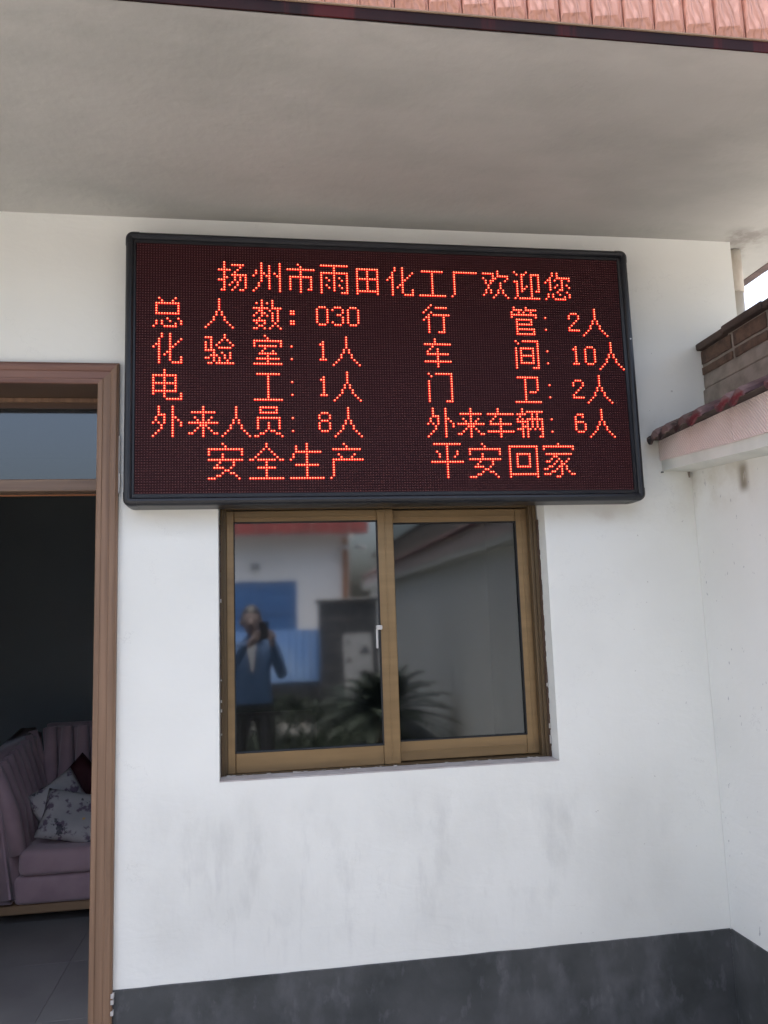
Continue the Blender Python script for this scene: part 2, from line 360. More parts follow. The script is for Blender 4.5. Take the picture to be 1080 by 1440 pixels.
# ------------------------------------------------------------------ the gatehouse
house = thing('gatehouse', 'white plastered gatehouse with wide flat eave, open doorway and bronze window under the LED sign', 'building')
ZS = 3.195                                     # soffit height
WX0, WX1, WZ0, WZ1 = -.165, 1.122, 1.0375, 2.10 # window opening
DX0, DX1, DZ1 = -1.60, -.606, 2.517            # door opening
XR = 2.052
new('wall', wall_grid([-4.2, DX0-.028, DX1+.028, WX0, WX1, XR], [0, WZ0, WZ1, DZ1+.012, ZS+.05],
    [(DX0-.028, DX1+.028, 0, DZ1+.012), (WX0, WX1, WZ0, WZ1)], 0, .24), M['wall'], house)
new('side_wall', B(XR-.24, XR, .24, 4.0, 0, ZS+.05), M['wall'], house)
new('side_wall', B(-4.2, -3.96, .24, 4.0, 0, ZS+.05), M['wall'], house)
new('rear_wall', B(-4.2, XR, 4.0, 4.24, 0, ZS+.05), M['wall'], house)
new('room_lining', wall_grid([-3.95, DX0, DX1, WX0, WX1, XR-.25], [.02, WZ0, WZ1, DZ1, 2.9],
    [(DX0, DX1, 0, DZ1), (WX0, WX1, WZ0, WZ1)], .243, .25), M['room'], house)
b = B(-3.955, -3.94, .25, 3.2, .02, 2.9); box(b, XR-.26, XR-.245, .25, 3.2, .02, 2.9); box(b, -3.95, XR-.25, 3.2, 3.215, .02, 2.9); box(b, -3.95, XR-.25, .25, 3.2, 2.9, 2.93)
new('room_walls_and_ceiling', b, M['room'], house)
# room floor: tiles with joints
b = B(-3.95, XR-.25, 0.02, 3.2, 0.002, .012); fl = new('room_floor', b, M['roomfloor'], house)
tb = bmesh.new(); box(tb, 0, .5985, 0, .5985, 0, .010, .0008); tm = bpy.data.meshes.new('floor_tile'); tb.to_mesh(tm); tb.free(); tm.materials.append(M['roomfloor'])
for i in range(9):
    for j in range(5):
        inst('floor_tile', tm, fl, (-3.94+.6*i, .03+.6*j, .0125))
# plinth: rough top line, slightly proud
def plinth(name, pts, mtl, parent, ztop, thick):
    bm = bmesh.new(); n = 60
    (xa, ya), (xb, yb) = pts; d = Vector((xb-xa, yb-ya, 0)); L = d.length; d.normalize(); nr = Vector((d.y, -d.x, 0))
    ring = []
    for i in range(n+1):
        t = i/n*L; z = ztop + .0022*noise.noise(Vector((t*7+3.1, 2, 0)))+.001*noise.noise(Vector((t*31, 5, 0)))
        p = Vector((xa, ya, 0))+d*t
        ring.append([bm.verts.new(p+Vector((0, 0, 0))), bm.verts.new(p+nr*thick), bm.verts.new(p+nr*thick+Vector((0, 0, z-.002))), bm.verts.new(p+nr*(thick-.002)+Vector((0, 0, z))), bm.verts.new(p+Vector((0, 0, z)))])
    for a, c in zip(ring, ring[1:]):
        for j in range(5): bm.faces.new((a[j], a[(j+1) % 5], c[(j+1) % 5], c[j]))
    bm.faces.new(ring[0]); bm.faces.new(ring[-1][::-1])
    return new(name, bm, mtl, parent)
plinth('plinth', ((-.527, 0.0), (1.768, 0.0)), M['plinth'], house, .3737, .006)
plinth('plinth', ((-4.2, 0.0), (-1.68, 0.0)), M['plinth'], house, .3737, .006)

# eave slab with soffit
EX0, EX1, EY0, EY1 = -4.5, 2.355, -1.118, 4.6
def soffit():
    bm = bmesh.new(); nx, ny = 70, 30; V = {}
    for i in range(nx+1):
        for j in range(ny+1):
            x = EX0+(EX1-EX0)*i/nx; y = EY0+(4.6-EY0)*(j/ny)**1.4
            z = ZS + .004*noise.noise(Vector((x*.9, y*1.2, 4)))+(.002 if 0 < j < ny else 0)
            V[i, j] = bm.verts.new((x, y, z))
    for i in range(nx):
        for j in range(ny): bm.faces.new((V[i, j], V[i, j+1], V[i+1, j+1], V[i+1, j]))
    return bm
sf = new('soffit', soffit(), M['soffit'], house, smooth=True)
new('roof_slab', B(EX0+.005, EX1-.005, EY0+.005, EY1-.005, ZS+.008, ZS+.12), M['soffit'], house)
# dark red strip below the tiles, with its thin edge of bedding above
b = B(EX0-.02, EX1+.004, EY0-.006, EY0-.0006, ZS-.001, ZS+.034, .0015); new('drip_strip', b, M['granite'], house)
b = B(EX0-.02, EX1+.004, EY0-.010, EY0-.0006, ZS+.0345, ZS+.0375); new('tile_bedding', b, M['pink_edge'], house)
b = B(EX1+.0005, EX1+.052, EY0+.0, .27, ZS-.001, ZS+.034, .002); new('eave_edge', b, M['eave'], house)
b = B(EX1+.0005, EX1+.050, .272, EY1, ZS-.001, ZS+.034, .002); new('eave_edge', b, M['eave'], house)
par = new('parapet', B(EX0-.01, EX1, EY0-.0035, EY0+.12, ZS+.121, ZS+.62), M['grout'], house)
new('fascia_backing', B(EX0-.01, EX1, EY0-.0035, EY0+.0045, ZS+.038, ZS+.1205), M['grout'], house)
new('parapet', B(EX1-.12, EX1, EY0+.121, EY1, ZS+.121, ZS+.62), M['pink'], house)
# relief tile: raised plaque, wide bevels at the foot and right side
def relief_tile(wd, ht):
    bm = bmesh.new()
    o = [(0, 0), (wd, 0), (wd, ht), (0, ht)]
    q = [(.003, .016), (wd-.022, .026), (wd-.020, ht-.02), (.003, ht-.016)]
    base = [bm.verts.new((x, 0, z)) for x, z in o]; lip = [bm.verts.new((x, -.005, z)) for x, z in o]
    topv = [bm.verts.new((x, -.0185, z)) for x, z in q]
    for i in range(4):
        j = (i+1) % 4
        bm.faces.new((base[i], base[j], lip[j], lip[i])); bm.faces.new((lip[i], lip[j], topv[j], topv[i]))
    bm.faces.new(topv); bm.faces.new(base[::-1])
    me = bpy.data.meshes.new('fascia_tile'); bmesh.ops.recalc_face_normals(bm, faces=bm.faces[:]); bm.to_mesh(me); bm.free(); me.materials.append(M['pink']); return me
TW = .0937
tmesh = relief_tile(TW-.0016, .197)
k0 = int((.277-EX0)/TW)
xx = .277-TW*k0
while xx+TW < EX1+.02:
    for row in range(2):
        t = inst('fascia_tile', tmesh, house, (xx+random.uniform(-.0004, .0004), EY0-.0036-random.uniform(0, .0008), ZS+.0385+row*.2))
    xx += TW
# the column of cream pipe beside the corner
pipe = thing('downpipe', 'cream plastic downpipe rising beside the right corner of the gatehouse wall', 'pipe', (2.118, .085, 0))
b = tube(bmesh.new(), [(0, 0, 0), (0, 0, 3.06)], .030, 20); new('pipe', b, M['pvc'], pipe, smooth=True)
b = tube(bmesh.new(), [(0, 0, 3.0), (0, 0, 3.194)], .034, 20); new('collar', b, M['pvc'], pipe, smooth=True)
b = tube(bmesh.new(), [(0, 0, 2.86), (0, 0, 2.885)], .0335, 20); new('clip', b, M['pvc'], pipe)

# ------------------------------------------------------------------ door surround
# casing profile: (distance from inner edge outward, projection from wall)
W = .079
cprof = [(0, -.0), (0, .011), (.003, .014), (.018, .015), (.021, .0125), (.047, .0135), (.050, .018), (.062, .022), (.070, .0225), (.074, .020), (W, .018), (W, -.0)]
def mitre(p0, p1, prof, mitre0, mitre1, inward, mtl, name, parent):
    """casing bar between p0 and p1 (x,z); inward=unit vector pointing away from opening; mitre = +1 longer outside, 0 square"""
    p0 = Vector((p0[0], 0, p0[1])); p1 = Vector((p1[0], 0, p1[1])); d = (p1-p0).normalized(); o = Vector((inward[0], 0, inward[1]))
    bm = bmesh.new(); R1 = []; R2 = []
    for a, pr in prof:
        R1.append(bm.verts.new(p0+o*a-d*(a*mitre0)+Vector((0, -pr, 0)))); R2.append(bm.verts.new(p1+o*a+d*(a*mitre1)+Vector((0, -pr, 0))))
    n = len(prof)
    for j in range(n): bm.faces.new((R1[j], R1[(j+1) % n], R2[(j+1) % n], R2[j]))
    bm.faces.new(R1); bm.faces.new(R2[::-1])
    return new(name, bm, mtl, parent)
door = new('door_frame', B(DX1, DX1+.0275, -.0, .235, .002, DZ1), M['wood_v'], house)
new('jamb', B(DX0-.0275, DX0, 0, .235, .002, DZ1), M['wood_v'], door)
new('head_jamb', B(DX0-.0275, DX1+.0275, .0, .235, DZ1+.0005, DZ1+.0115), M['wood_dark'], door)
# DX1 is the outer side of the jamb; the casing covers its face
mitre((DX1-.0, 0.0), (DX1-.0, DZ1), cprof, 0, 1, (1, 0), M['wood_v'], 'casing', door)
mitre((DX0, 0.0), (DX0, DZ1), cprof, 0, 1, (-1, 0), M['wood_v'], 'casing', door)
mitre((DX0, DZ1), (DX1, DZ1), cprof, 1, 1, (0, 1), M['wood_h'], 'casing', door)
for a, z0, z1, mt in ((.20, 2.478, 2.5165, 'wood_dark'), (.185, 2.500, 2.5165, 'wood_v')):
    new('head_stop', B(DX0+.001, DX1-.001, a, .232, z0, z1, .001), M[mt], door)
new('transom_bar', B(DX0+.001, DX1-.001, .150, .236, 2.135, 2.184, .006, 2), M['wood_h2'], door)
new('transom_bar_edge', B(DX0+.001, DX1-.001, .237, .243, 2.131, 2.139), M['orange'], door)
new('transom_pane', B(DX0+.001, DX1-.001, .207, .212, 2.18, 2.485), M['transom'], door)
# peeled filler beside the casing
b = bmesh.new()
for i in range(9):
    z = 2.10+i*.024; box(b, DX1+W-.001, DX1+W+.0035+.003*random.random(), -.016, -.002, z, z+.0235)
for z in (.30, .335, .355, .25):
    box(b, DX1+W-.004, DX1+W+.006*random.random()+.001, -.021, -.004, z, z+.014)
new('loose_filler', b, M['filler'], door)

# ------------------------------------------------------------------ window
win = new('window', bmesh.new(), None, house)
bpy.data.objects.remove(win)
FY0, FY1 = .092, .172
def frame_bm(x0, x1, z0, z1, wl, wr, wt, wb, y0, y1, bev=.002):
    bm = bmesh.new()
    box(bm, x0, x0+wl, y0, y1, z0, z1, bev); box(bm, x1-wr, x1, y0, y1, z0, z1, bev)
    box(bm, x0+wl+.0005, x1-wr-.0005, y0+.001, y1, z1-wt, z1, bev); box(bm, x0+wl+.0005, x1-wr-.0005, y0+.001, y1, z0, z0+wb, bev)
    return bm
win = new('window', frame_bm(WX0+.004, WX1-.006, WZ0+.006, WZ1-.002, .022, .026, .052, .0025, FY0+.004, FY1), M['bronze_d'], house)
# outer step of the frame
b = frame_bm(WX0+.004, WX1-.006, WZ0+.006, WZ1-.002, .009, .014, .03, .003, FY0-.008, FY0+.0035, .0008); new('frame_edge', b, M['bronze_d'], win)
def sash(name, x0, x1, z0, z1, y, wl, wr, wt, wb, tag_):
    s = new(name, frame_bm(x0, x1, z0, z1, wl, wr, wt, wb, y-.012, y+.012, .0025), M['bronze'], win)
    # thin raised inner edge and seal
    new('glazing_seal', frame_bm(x0+wl-.002, x1-wr+.002, z0+wb-.002, z1-wt+.002, .004, .004, .004, .004, y-.0135, y+.008, .0005), M['rubber'], win)
    new('pane', B(x0+wl-.001, x1-wr+.001, y+.001, y+.004, z0+wb-.001, z1-wt+.001), M['pane' if tag_ == 'l' else 'pane_r'], win)
    return s
sash('sash', -.140, .5205, 1.0465, 2.042, .112, .030, .066, .046, .0745, 'l')
sash('sash', .462, 1.092, 1.0495, 2.042, .144, .052, .050, .054, .0765, 'r')
# moulded lines on the sashes
b = bmesh.new()
box(b, .486, .490, .0975, .1005, 1.068, 2.040); box(b, -.126, -.122, .0975, .1005, 1.068, 2.040); box(b, -.108, .452, .0975, .1005, 2.013, 2.017)
box(b, 1.066, 1.069, .1295, .1325, 1.068, 2.040); box(b, .53, 1.04, .1295, .1325, 2.010, 2.014); box(b, .53, 1.04, .1295, .1325, 1.084, 1.087)
new('sash_moulding', b, M['bronze'], win)
b = B(WX0+.028, WX1-.034, .094, .0985, WZ0+.0063, WZ0+.0083, .0004); new('track', b, M['bronze_d'], win)
# crescent latch behind the glass
b = B(.436, .444, .092, .099, 1.49, 1.565, .003, 2); box(b, .438, .462, .088, .0985, 1.562, 1.580, .004, 2)
new('latch', b, M['handle'], win)
# reveal lining: bare mortar sill and left side, broken edge by the right side of the frame
def ragged(x0, x1, y0, y1, z, n, amp, up_=True):
    pass
b = B(WX0+.0005, WX1-.0005, .0015, .0915, WZ0+.0005, WZ0+.0045); new('window_sill', b, M['reveal'], win)
b = bmesh.new()
for i in range(46):                                                 # ragged filler where the frame meets the plaster
    z = WZ0+.006+i*.0205; box(b, WX1-.0065-.003*random.random(), WX1-.0005, .072+.008*random.random(), .0915, z, z+.0206)
for i in range(46):
    z = WZ0+.006+i*.0205; box(b, WX0+.0005, WX0+.003+.003*random.random(), .066+.01*random.random(), .0915, z, z+.0206)
new('broken_mortar', b, M['wood_dark'], win, kind='stuff')
b = bmesh.new()
for i in range(34):
    x = WX0+.02+random.random()*1.24; s = .004+random.random()*.012
    box(b, x, x+s, .078, .0905, WZ0+.0045, WZ0+.0065+.002*random.random())
for i in range(3):
    z = WZ0+.02+random.random()*.75; s = .004+random.random()*.03
    box(b, WX1-.0085, WX1-.0035, .066, .0715, z, z+s); 
for i in range(5):
    z = WZ0+.02+random.random()*.85; s = .004+random.random()*.01
    box(b, WX0+.0028, WX0+.0075, .060, .0655, z, z+s)
new('mortar_crumbs', b, M['filler'], win, kind='stuff')

# ------------------------------------------------------------------ LED sign
GLYPHS = {
    '扬': '..#........ ..#..#####. ..#.....#.. #####..#... ..#...#.... ..#..###### ..##..#.#.# ###...#.#.# ..#..#.#..# ..#.#..#..# ..#...#...# .##..#..##.',
    '州': '...#......# ...#..#...# ...#..#...# .#.#..#...# .#.##.#.#.# #..#.##..## ...#..#...# ...#..#...# ..#...#...# ..#...#...# .#....#...# #.........#',
    '市': '....#...... .....#..... ########### .....#..... .....#..... .#########. .#...#...#. .#...#...#. .#...#...#. .#...#...#. .#...#..##. .....#.....',
    '雨': '########### .....#..... .....#..... ########### #....#....# #.#..#.#..# #..#.#..#.# #....#....# #.#..#.#..# #..#.#..#.# #....#....# #.......###',
    '田': '######### #...#...# #...#...# #...#...# ######### #...#...# #...#...# #...#...# #...#...# ######### #.......#',
    '化': '...#..#.... ...#..#.... ..#...#...# ..#...#..#. .##...#.#.. #.#...##... ..#...#.... ..#..##.... ..#.#.#.... ..#...#...# ..#...#...# ..#....####',
    '工': '.#########. .....#..... .....#..... .....#..... .....#..... .....#..... .....#..... .....#..... .....#..... .....#..... ###########',
    '厂': '.########## .#......... .#......... .#......... .#......... .#......... .#......... .#......... .#......... .#......... #..........',
    '欢': '......#.... #####.#.... ....#.##### #...##....# .#.##....#. .#.#...#... ..#....#... ..#....#... .#.#..#.#.. .#.#..#.#.. #....#...#. ....#.....#',
    '迎': '#....#..... .#.##..#### ...#...#..# ...#...#..# ##.#...#..# .#.#...#..# .#.#.#.#..# .#.##..#..# .#.#...#.## .#.....#... .#.....#... #.#########',
    '您': '...#.#..... ...#.#..... ..#..###### .##.#..#..# #.#....#... ..#..#.#.#. ..#.#..#..# ..#...##... .....#...#. .#.#..#...# .#.#....#.# #...#####..',
    '总': '..#.....#.. ...#...#... .#########. .#.......#. .#.......#. .#.......#. .#########. ........... .....#...#. .#.#..#...# .#.#....#.# #...#####..',
    '人': '.....#..... .....#..... .....#..... .....#..... .....#..... ....#.#.... ....#.#.... ...#...#... ...#...#... ..#.....#.. .#.......#. #.........#',
    '数': '...#...#... .#.#.#.#... ...#...#... ######.#### ..##..#..#. .#.##..#.#. #..#.#.#.#. ..#....#.#. #####..#.#. .#..#...#.. ..##...#.#. ##..#.#...#',
    '2:': '## ## .. .. ## ##',
    ':': '# . . . . #',
    '0': '.###. #...# #...# #...# #...# #...# #...# .###.',
    '3': '.###. #...# ....# ..##. ....# ....# #...# .###.',
    '1': '..#.. .##.. ..#.. ..#.. ..#.. ..#.. ..#.. .###.',
    '2': '.###. #...# #...# ...#. ..#.. .#... #.... #####',
    '8': '.###. #...# #...# .###. #...# #...# #...# .###.',
    '6': '.###. #..#. #.... ####. #...# #...# #...# .###.',
    '验': '.......#... ###....#... ..#...#.#.. #.#..#...#. #.#.#.....# #.#..#####. ####....... ...#..#..#. ..###..#.#. ##.#.#.#.#. ...#.#..#.. .##.#######',
    '室': '....#...... .....#..... ########### #.........# #.#######.# ....#...... ...#...#... ..#######.. .....#..... .#########. .....#..... ###########',
    '电': '....#...... ....#...... #########.. #...#...#.. #...#...#.. #########.. #...#...#.. #...#...#.. #########.. #...#.....# ....#.....# .....######',
    '外': '..#....#... ..#....#... ..#....#... ..###..#... .#..#..##.. .#..#..#.#. #.#.#..#..# ...#...#..# ...#...#... ..#....#... .#.....#... #......#...',
    '来': '.....#..... .....#..... .#########. .....#..... ..#..#..#.. ...#.#.#... ########### ....###.... ...#.#.#... ..#..#..#.. ##...#...## .....#.....',
    '员': '..#######.. ..#.....#.. ..#######.. ........... .#########. .#.......#. .#...#...#. .#...#...#. .#...#...#. ....#.##... ..##....##. ##........#',
    '安': '.....#....... ......#...... ############# #...........# #....#......# .....#....... ############# ....#....#... ...#.....#... ..####..#.... ......##..... .....#..##... ...##.....#.. ###........#.',
    '全': '......#...... ......#...... .....#.#..... ....#...#.... ...#.....#... ..#.......#.. ##.#######.## ......#...... ......#...... ...#######... ......#...... ......#...... ......#...... #############',
    '生': '......#...... ..#...#...... ..#...#...... ..##########. .#....#...... .#....#...... #.....#...... ......#...... ..#########.. ......#...... ......#...... ......#...... ......#...... #############',
    '产': '.....#....... ......#...... .###########. ............. ...#.....#... ....#...#.... .############ .#........... .#........... .#........... .#........... .#........... .#........... #............',
    '平': '.###########. ......#...... ......#...... ..#...#...#.. ...#..#...#.. ...#..#..#... ......#...... ############# ......#...... ......#...... ......#...... ......#...... ......#...... ......#......',
    '回': '############ #..........# #..........# #..######..# #..#....#..# #..#....#..# #..#....#..# #..#....#..# #..######..# #..........# #..........# ############ #..........#',
    '家': '......#...... ############# #...........# ............. .###########. ....##....... ...#..#...#.. .##..#.#.#... ....#..##.... ..##..##.#... ##...#.#.#... ...##..#..#.. ###....#...## .....##......',
    '行': '...#....... ..#..#####. .#......... #..#....... ..#.####### .##.....#.. #.#.....#.. ..#.....#.. ..#.....#.. ..#.....#.. ..#.....#.. ..#...###..',
    '管': '.#....#.... .####.##### #..#.#..#.. ########### #.........# ..#######.. ..#.....#.. ..#######.. ..#........ ..########. ..#......#. ..########.',
    '车': '....#...... ....#...... ########### ...#....... ..#..#..... .#...#..... .#########. .....#..... .....#..... ########### .....#..... .....#.....',
    '间': '#..####### .#.......# .........# #.######.# #.#....#.# #.#....#.# #.######.# #.#....#.# #.#....#.# #.######.# #........# #......###',
    '门': '#..####### .#.......# .........# #........# #........# #........# #........# #........# #........# #........# #........# #......###',
    '卫': '.#########. ....#....#. ....#....#. ....#....#. ....#....#. ....#....#. ....#.###.. ....#...... ....#...... ....#...... ###########',
    '辆': '..#........ ..#.####### ####..#.#.. .#....#.#.. #.#.####### #####.#.#.# ..#.#.#.#.# ..###.#.#.# ###.##.#.## ..#.#.....# ..#.#.....# ..#.#....##',
}
# every lit character: glyph, left column, top row on the 192 x 96 grid
TEXT = [
    ('扬', 30, 6), ('州', 43, 6), ('市', 56, 6), ('雨', 69, 6), ('田', 83, 7), ('化', 95, 6),
    ('工', 108, 7), ('厂', 121, 7), ('欢', 134, 6), ('迎', 147, 6), ('您', 160, 6), ('总', 6, 21),
    ('人', 25, 21), ('数', 43, 21), ('2:', 57, 25), ('0', 67, 23), ('3', 73, 23), ('0', 79, 23),
    ('化', 6, 35), ('验', 25, 35), ('室', 43, 35), (':', 57, 39), ('1', 67, 37), ('人', 73, 35),
    ('电', 6, 49), ('工', 43, 50), (':', 57, 53), ('1', 67, 51), ('人', 73, 49), ('外', 6, 63),
    ('来', 19, 63), ('人', 31, 63), ('员', 43, 63), (':', 57, 67), ('8', 67, 65), ('人', 73, 63),
    ('安', 26, 77), ('全', 41, 77), ('生', 56, 77), ('产', 71, 77), ('行', 109, 21), ('管', 145, 21),
    (':', 159, 25), ('2', 169, 23), ('人', 175, 21), ('车', 109, 35), ('间', 146, 35), (':', 159, 39),
    ('1', 169, 37), ('0', 175, 37), ('人', 181, 35), ('门', 110, 49), ('卫', 145, 50), (':', 159, 53),
    ('2', 169, 51), ('人', 175, 49), ('外', 109, 63), ('来', 121, 63), ('车', 133, 63), ('辆', 145, 63),
    (':', 159, 67), ('6', 169, 65), ('人', 175, 63), ('平', 110, 77), ('安', 125, 77), ('回', 141, 78),
    ('家', 155, 77),
]

SX, SZ, SY = -.4563, 2.080, -.1000
sign = thing('led_sign', 'long black framed LED sign board with rows of glowing red Chinese characters', 'LED sign', (0, 0, 0))
PIT = .01
mb = bmesh.new()
box(mb, .0003, .3197, .004, .016, .0003, .1597)
def dome(bm, x, z, r, h, y0, seg, mi=0):
    rings = []
    for (rr, hh) in ((1, 0), (.72, .72)):
        rings.append([bm.verts.new((x+r*rr*math.cos(t*2*math.pi/seg), y0-h*hh, z+r*rr*math.sin(t*2*math.pi/seg))) for t in range(seg)])
    top = bm.verts.new((x, y0-h, z))
    for j in range(seg):
        bm.faces.new((rings[0][j], rings[0][(j+1) % seg], rings[1][(j+1) % seg], rings[1][j])).material_index = mi
        bm.faces.new((rings[1][j], rings[1][(j+1) % seg], top)).material_index = mi
for i in range(32):
    for j in range(16):
        dome(mb, (i+.5)*PIT, (j+.5)*PIT, .0024, .0030, .0042, 6, 1)
for j in range(16):                                                   # louvre over every row
    z = (j+.5)*PIT+.0037
    v = [mb.verts.new(p) for p in ((.0005, .0042, z), (.0005, -.0008, z+.0004), (.0005, .0042, z+.0012), (.3195, .0042, z), (.3195, -.0008, z+.0004), (.3195, .0042, z+.0012))]
    for f in ((0, 1, 2), (3, 5, 4), (0, 3, 4, 1), (1, 4, 5, 2)): mb.faces.new([v[q] for q in f])
bmesh.ops.recalc_face_normals(mb, faces=mb.faces[:])
mm = bpy.data.meshes.new('led_module'); mb.to_mesh(mm); mb.free(); mm.materials.append(M['modface']); mm.materials.append(M['led_off'])
for i in range(6):
    for j in range(6):
        inst('led_module', mm, sign, (SX+i*.32, SY-.0042+random.uniform(0, .0006), SZ+j*.16))
glyph_mesh = {}
for ch, rows in GLYPHS.items():
    bm = bmesh.new(); rows = rows.split()
    for r_, line in enumerate(rows):
        for c_, q in enumerate(line):
            if q == '#':
                x, z = (c_+.5)*PIT, -(r_+.5)*PIT
                dome(bm, x, z, .0033, .0036, -.0009, 7, 0)
                dome(bm, x, z, .0054, .0008, -.0004, 8, 2)  # wide faint disc standing in for the halo, not part of the lens
                # hot point on the tip
                rg = [bm.verts.new((x+.0020*math.cos(t*math.pi/3), -.00435, z+.0020*math.sin(t*math.pi/3))) for t in range(6)]
                tp = bm.verts.new((x, -.0056, z)); bs = bm.verts.new((x, -.0032, z))
                for t in range(6):
                    bm.faces.new((rg[t], rg[(t+1) % 6], tp)).material_index = 1
                    bm.faces.new((rg[(t+1) % 6], rg[t], bs)).material_index = 1
    me = bpy.data.meshes.new('lit_character'); bmesh.ops.recalc_face_normals(bm, faces=bm.faces[:]); bm.to_mesh(me); bm.free()
    me.materials.append(M['led_body']); me.materials.append(M['led_core']); me.materials.append(M['led_halo']); glyph_mesh[ch] = me
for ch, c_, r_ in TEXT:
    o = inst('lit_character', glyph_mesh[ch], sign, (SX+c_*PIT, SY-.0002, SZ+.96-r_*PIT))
    if ch == ':': o['kind'] = 'stuff'
# frame swept round the modules with rounded corners
FX0, FX1, FZ0, FZ1 = -.4950, 1.5080, 2.0360, 3.0835
def frame_sweep():
    bm = bmesh.new(); wdt = .030
    prof = [(0, 0.0), (0, -.094), (.002, -.104), (.008, -.112), (.016, -.115), (.024, -.113), (.0285, -.108), (wdt, -.100), (wdt, -.088), (wdt, 0)]
    rad = .028; path = []
    cs = [(FX1, FZ1, 0), (FX0, FZ1, 90), (FX0, FZ0, 180), (FX1, FZ0, 270)]
    # inner widths: left .0322, right .0443, bottom .044, top .0435 are taken up by a flat lip
    for cx, cz, a0 in cs:
        ccx = cx-rad if cx > 0 else cx+rad; ccz = cz-rad if cz > 2.5 else cz+rad
        for s in range(7):
            a = R(a0+s*15); d = Vector((math.cos(a), 0, math.sin(a)))
            path.append((Vector((ccx, 0, ccz))+d*rad, -d, Vector((0, 1, 0))))
    sweep(bm, prof, path, closed=True)
    return bm
# profile 'a' runs inward from the outer edge; where it would cross inside a corner the ring simply folds to a point
new('sign_frame', frame_sweep(), M['frame'], sign, smooth=False)
lx0, lx1, lz0, lz1 = SX-.001, SX+1.921, SZ-.001, SZ+.961
b = bmesh.new()
box(b, FX0+.0302, lx0, -.103, -.02, FZ0+.0302, FZ1-.0302); box(b, lx1, FX1-.0302, -.103, -.02, FZ0+.0302, FZ1-.0302)
box(b, lx0+.0005, lx1-.0005, -.103, -.02, lz1, FZ1-.0302); box(b, lx0+.0005, lx1-.0005, -.103, -.02, FZ0+.0302, lz0)
new('inner_lip', b, M['frame'], sign)
for cx, cz, sx_, sz_ in ((FX0, FZ0, 1, 1), (FX1, FZ0, -1, 1), (FX0, FZ1, 1, -1), (FX1, FZ1, -1, -1)):     # moulded corner pieces
    bm = bmesh.new()
    prof = [(-.0012, -.02), (-.0012, -.096), (.001, -.106), (.008, -.1135), (.016, -.1165), (.024, -.1145), (.029, -.1085), (.029, -.09)]
    rad = .028; a0 = {(1, 1): 180, (-1, 1): 270, (1, -1): 90, (-1, -1): 0}[(sx_, sz_)]
    path = []; ccx, ccz = cx+sx_*rad, cz+sz_*rad
    angs = [a0+s*15 for s in range(7)]
    d0 = Vector((math.cos(R(a0)), 0, math.sin(R(a0)))); d1 = Vector((math.cos(R(a0+90)), 0, math.sin(R(a0+90))))
    path.append((Vector((ccx, 0, ccz))+d0*rad-d1*.022, -d0, Vector((0, 1, 0))))
    for a in angs:
        d = Vector((math.cos(R(a)), 0, math.sin(R(a)))); path.append((Vector((ccx, 0, ccz))+d*rad, -d, Vector((0, 1, 0))))
    path.append((Vector((ccx, 0, ccz))+d1*rad-d0*.022, -d1, Vector((0, 1, 0))))
    sweep(bm, prof, path); new('corner_piece', bm, M['frame'], sign)
new('back_box', B(FX0+.012, FX1-.012, -.06, -.003, FZ0+.012, FZ1-.012), M['black'], sign)
b = bmesh.new()
for z in (2.70,):
    tube(b, [(FX1+.0004, -.060, z), (FX1+.003, -.060, z)], .004, 8); tube(b, [(FX1-.016, -.1165, z), (FX1-.016, -.1145, z)], .0035, 8)
new('frame_screw', b, M['steel'], sign)

# ------------------------------------------------------------------ boundary wall on the right
side = thing('boundary_wall', 'white boundary wall with grey plinth, pink tiled beam and red tile coping running towards the viewer', 'wall')
XC = 1.7737
new('wall_body', B(XC, XC+.2, -10.0, -.0015, 0, 2.30), M['side'], side)
plinth('plinth', ((XC, -.007), (XC, -10.0)), M['plinth'], side, .3737, .006)
XB = 1.635
def beam():
    bm = bmesh.new(); st = [(-.0015, 2.174), (-.3, 2.152), (-.62, 2.128), (-1.2, 2.110), (-10, 2.10)]
    rings = []
    for y, z in st: rings.append([bm.verts.new(p) for p in ((XB+.010, y, z), (XB+.010, y, 2.300), (XC-.001, y, 2.300), (XC-.001, y, z-.004))])
    for a, c in zip(rings, rings[1:]):
        for j in range(4): bm.faces.new((a[j], a[(j+1) % 4], c[(j+1) % 4], c[j]))
    bm.faces.new(rings[0]); bm.faces.new(rings[-1][::-1]); return bm
new('beam', beam(), M['beamplaster'], side)
y = -.004; ys = [.0, -.1250, -.384]
ys = [-.004, -.246, -.523] + [-.523-.277*k for k in range(1, 34)]
for y1, y0 in zip(ys, ys[1:]):
    def zb(y): return 2.217-.055*min(1, max(0, -y/.72))
    bm = bmesh.new()
    v = [bm.verts.new(p) for p in ((XB, y0+.0018, zb(y0)), (XB, y1-.0018, zb(y1)), (XB, y1-.0018, 2.299), (XB, y0+.0018, 2.299))]
    w2 = [bm.verts.new((XB+.0095, q.co.y, q.co.z)) for q in v]
    bm.faces.new(v); bm.faces.new(w2[::-1])
    for j in range(4): bm.faces.new((v[j], v[(j+1) % 4], w2[(j+1) % 4], w2[j]))
    new('beam_tile', bm, M['sidetile'], side)
b = tube(bmesh.new(), [(XB+.003, -.004, 2.168), (XB+.005, -.016, 2.166)], .003, 6)
new('nail', b, M['brass'], side)
b = tube(bmesh.new(), [(XC-.012, -.003, 2.168), (XC-.012, -.004, 2.145)], [.006, .003], 6); new('drip_stub', b, M['mortar'], side)
new('tile_backing', B(XB+.0096, XB+.0099, -9.9, -.003, 2.221, 2.298), M['grout'], side)
